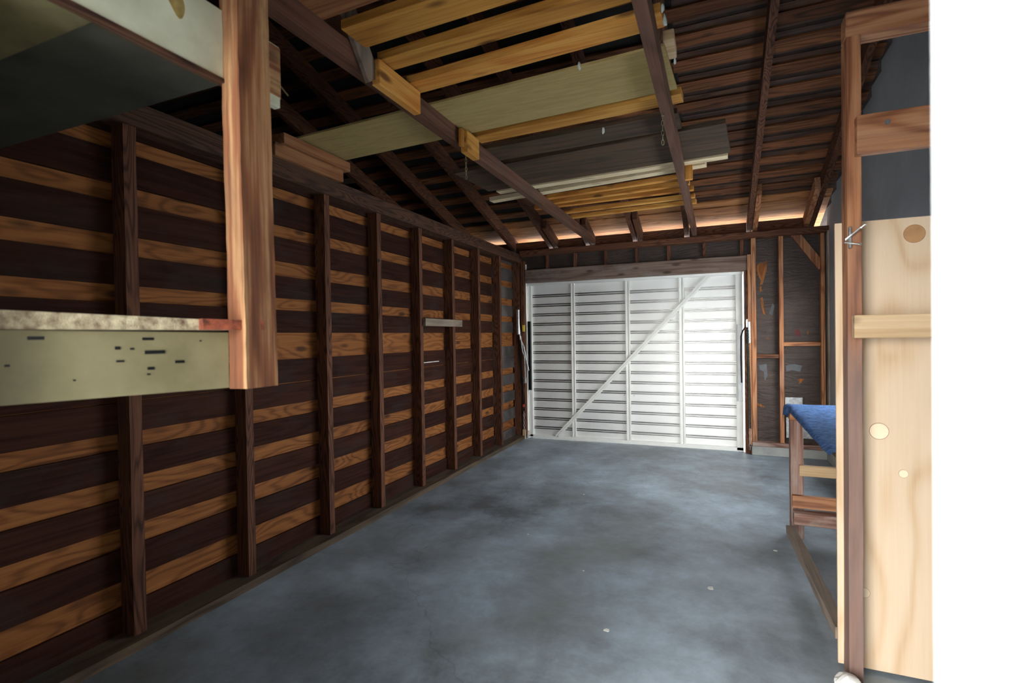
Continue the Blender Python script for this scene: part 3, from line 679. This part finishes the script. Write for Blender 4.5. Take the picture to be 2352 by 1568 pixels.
one(lambda bm: prism(bm, (.478, 2.49, .115), (.428, 3.70, .115), .05, .05, bev=.003, nseg=12, jit=.0015, seed=9), 'side_stretcher', wd('worn', 'y'), wbn)
def carpet(bm):
    nx, ny = 26, 44
    g = {}
    for i in range(nx + 1):
        for j in range(ny + 1):
            y = 2.47 + (4.09 - 2.47) * j / ny
            u = i / nx * .80 - .075          # distance from the bench edge
            wob = .012 * mnoise.noise(Vector((y * 5, 3, 0))) + .006 * mnoise.noise(Vector((y * 17, 1, 0)))
            if u < 0:
                x = .448 + wob * .4 + .01 * min(1, (-u) / .02); z = .893 + u * (.25 + .75 * max(0, min(1, (y - 3.80) / .12)))
                x = .450 - (.02 if y > 3.95 else 0) + wob * .5 + u * (.25 if y < 3.8 else .05)
            else:
                x = .450 - (.02 if y > 3.95 else 0) * max(0, 1 - u * 6) + wob * max(0, 1 - u * 5) + u * (1.12 - .45) / .725
                z = .893 + .004 * mnoise.noise(Vector((x * 6, y * 6, 2)))
            if y > 4.03: z -= (y - 4.03) * 1.0
            g[i, j] = bm.verts.new((x, y, z))
    for i in range(nx):
        for j in range(ny): bm.faces.new((g[i, j], g[i + 1, j], g[i + 1, j + 1], g[i, j + 1]))
    r = bmesh.ops.solidify(bm, geom=bm.faces[:], thickness=.008)
tag(one(carpet, 'blue_carpet', m_carpet, smooth=True), 'bright blue carpet offcut draped over the workbench', 'carpet')

# ------------------------------------------------------------------ foreground shelving on the left
sh = thing('wall_shelf', 'shelving unit in the left foreground with cream boards hanging from a worn post', 'shelf', (-1.4, .6, 1.29))
one(lambda bm: prism(bm, (-1.0125, .865, 1.289), (-1.026, .865, 2.66), .054, .086, upv=(0, 1, 0), bev=.006, nseg=40, jit=.0009, seed=12), 'hanging_post', wd('oldpost', 'z'), sh)['label'] = 'weathered reddish hanging post with split pale corner'
def slanted(bm, a, b, z0, z1, th, z0b=None, z1b=None):
    a = Vector(a); b = Vector(b); d = (b - a).normalized(); n = Vector((-d.y, d.x)); n = n if n.x < 0 else -n
    q = [a, b, b + n * th, a + n * th]
    zz0 = [z0, z0b or z0, z0b or z0, z0]; zz1 = [z1, z1b or z1, z1b or z1, z1]
    lo = [bm.verts.new((p.x, p.y, z)) for p, z in zip(q, zz0)]; hi = [bm.verts.new((p.x, p.y, z)) for p, z in zip(q, zz1)]
    bm.faces.new(lo[::-1]); bm.faces.new(hi)
    for i in range(4): bm.faces.new((lo[i], lo[(i + 1) % 4], hi[(i + 1) % 4], hi[i]))
ap = one(lambda bm: slanted(bm, (-1.137, .44), (-1.042, .822), 1.294, 1.4235, .02, 1.291, 1.418), 'apron_board', m_cream, sh)
ap['label'] = 'cream painted apron board with dark slots'
one(lambda bm: slanted(bm, (-1.128, .44), (-1.020, .828), 1.4245, 1.458, .10, 1.4235, 1.4445), 'shelf_plank', plain('chipped_cream_edge', (.50, .44, .28), .8, var=.4, scale=45, dark=(.16, .09, .05), bmp=.8), sh)
one(lambda bm: slanted(bm, (-1.0195, .745), (-.985, .869), 1.424, 1.4475, .022, 1.4235, 1.4445) , 'plank_end', plain('rust_red_wood', (.30, .07, .03), .8, var=.4, scale=40, bmp=.6), sh)
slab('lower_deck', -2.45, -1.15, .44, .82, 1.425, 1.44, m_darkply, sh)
# slots, holes and chips in the apron
def ap_pt(t, z, off): 
    a = Vector((-1.137, .44)); b = Vector((-1.042, .822)); d = (b - a).normalized(); n = Vector((d.y, -d.x)); p = a.lerp(b, t) + n * off
    return Vector((p.x, p.y, z))
for t, z, w_, h in ((.17, 1.409, .022, .006), (.60, 1.4055, .020, .0055), (.63, 1.378, .036, .0075), (.745, 1.356, .018, .006), (.47, 1.388, .009, .006), (.53, 1.386, .007, .004), (.48, 1.362, .013, .004), (.61, 1.345, .012, .006), (.60, 1.333, .006, .003), (.075, 1.362, .007, .004), (.30, 1.33, .004, .003), (.85, 1.40, .004, .003)):
    a_ = ap_pt(t, z, .0004); d = (Vector((-1.042, .822, 0)) - Vector((-1.137, .44, 0))).normalized()
    bm = bmesh.new(); prism(bm, a_ - d * w_ / 2, a_ + d * w_ / 2, .0016, h, bev=.0005)
    finish('slot', bm, m_black, sh)
fb = one(lambda bm: box(bm, -1.062, -1.041, .43, .985, 1.998, 2.155, .002), 'fascia_board', m_cream2, sh)
fb['label'] = 'cream painted upper fascia board with an oval knot stain'
one(lambda bm: box(bm, -1.064, -1.040, .908, .99, 2.02, 2.156, .005), 'fascia_end', wd('oldpost', 'y'), sh)
one(lambda bm: tube(bm, [(-1.045, .985, 2.06), (-1.03, 1.0, 2.035)], .0018, 6), 'nail', m_brass, sh)
one(lambda bm: box(bm, -1.060, -1.037, .43, .90, 1.988, 1.9975, .001), 'edge_strip', wd('plate', 'y'), sh)
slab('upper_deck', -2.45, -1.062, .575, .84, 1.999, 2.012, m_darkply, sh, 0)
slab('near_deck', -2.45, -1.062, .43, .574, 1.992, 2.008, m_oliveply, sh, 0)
m_knotst = plain('amber_knot_stain', (.42, .30, .10), .6, var=.3, scale=20, bmp=0)
def stain(bm):
    f = []
    for k in range(20):
        a = 2 * math.pi * k / 20; f.append(bm.verts.new((-1.0402, .712 + .020 * math.cos(a) - .010 * math.sin(a), 2.118 + .036 * math.sin(a) * (1 + .15 * math.sin(3 * a)))))
    g = [bm.verts.new((v.co.x - .0006, v.co.y, v.co.z)) for v in f]
    bm.faces.new(f); bm.faces.new(g[::-1])
    for i in range(20): bm.faces.new((f[i], g[i], g[(i + 1) % 20], f[(i + 1) % 20]))
one(stain, 'knot_stain', m_knotst, sh)

# ------------------------------------------------------------------ small debris on the floor
rr = random.Random(3)
for i, (x, y, s) in enumerate([(-.05, 2.95, .022), (-.5, 2.35, .014), (.33, 3.6, .012), (-1.25, 3.3, .008), (-.35, 1.95, .016), (.30, 2.2, .010), (-1.1, 4.3, .009), (-.75, 2.9, .007)]):
    bm = bmesh.new(); n = 7
    top = [bm.verts.new((x + s * math.cos(k * 6.283 / n) * rr.uniform(.5, 1.3), y + s * math.sin(k * 6.283 / n) * rr.uniform(.5, 1.3), .0015)) for k in range(n)]
    bot = [bm.verts.new((v.co.x, v.co.y, .0002)) for v in top]
    bm.faces.new(top); bm.faces.new(bot[::-1])
    for k in range(n): bm.faces.new((top[k], bot[k], bot[(k + 1) % n], top[(k + 1) % n]))
    cl_ = ['largest pale chip, in the middle right of the open floor', 'pale chip in the lower middle of the floor', 'pale chip on the floor left of the workbench leg', 'tiny pale chip on the floor, nearest the left wall', 'pale chip on the floor at the bottom edge of the picture', 'pale chip on the floor beside the foot of the partition post', 'tiny chip on the floor farthest back towards the garage door', 'tiniest chip in the centre of the floor'][i]
    tag(finish('paint_chip', bm, m_paper), cl_, 'chip', 'pale chips on the concrete floor')
for k in list(bpy.data.objects):
    if k.type == 'MESH' and not k.data.polygons: print('EMPTY', k.name)
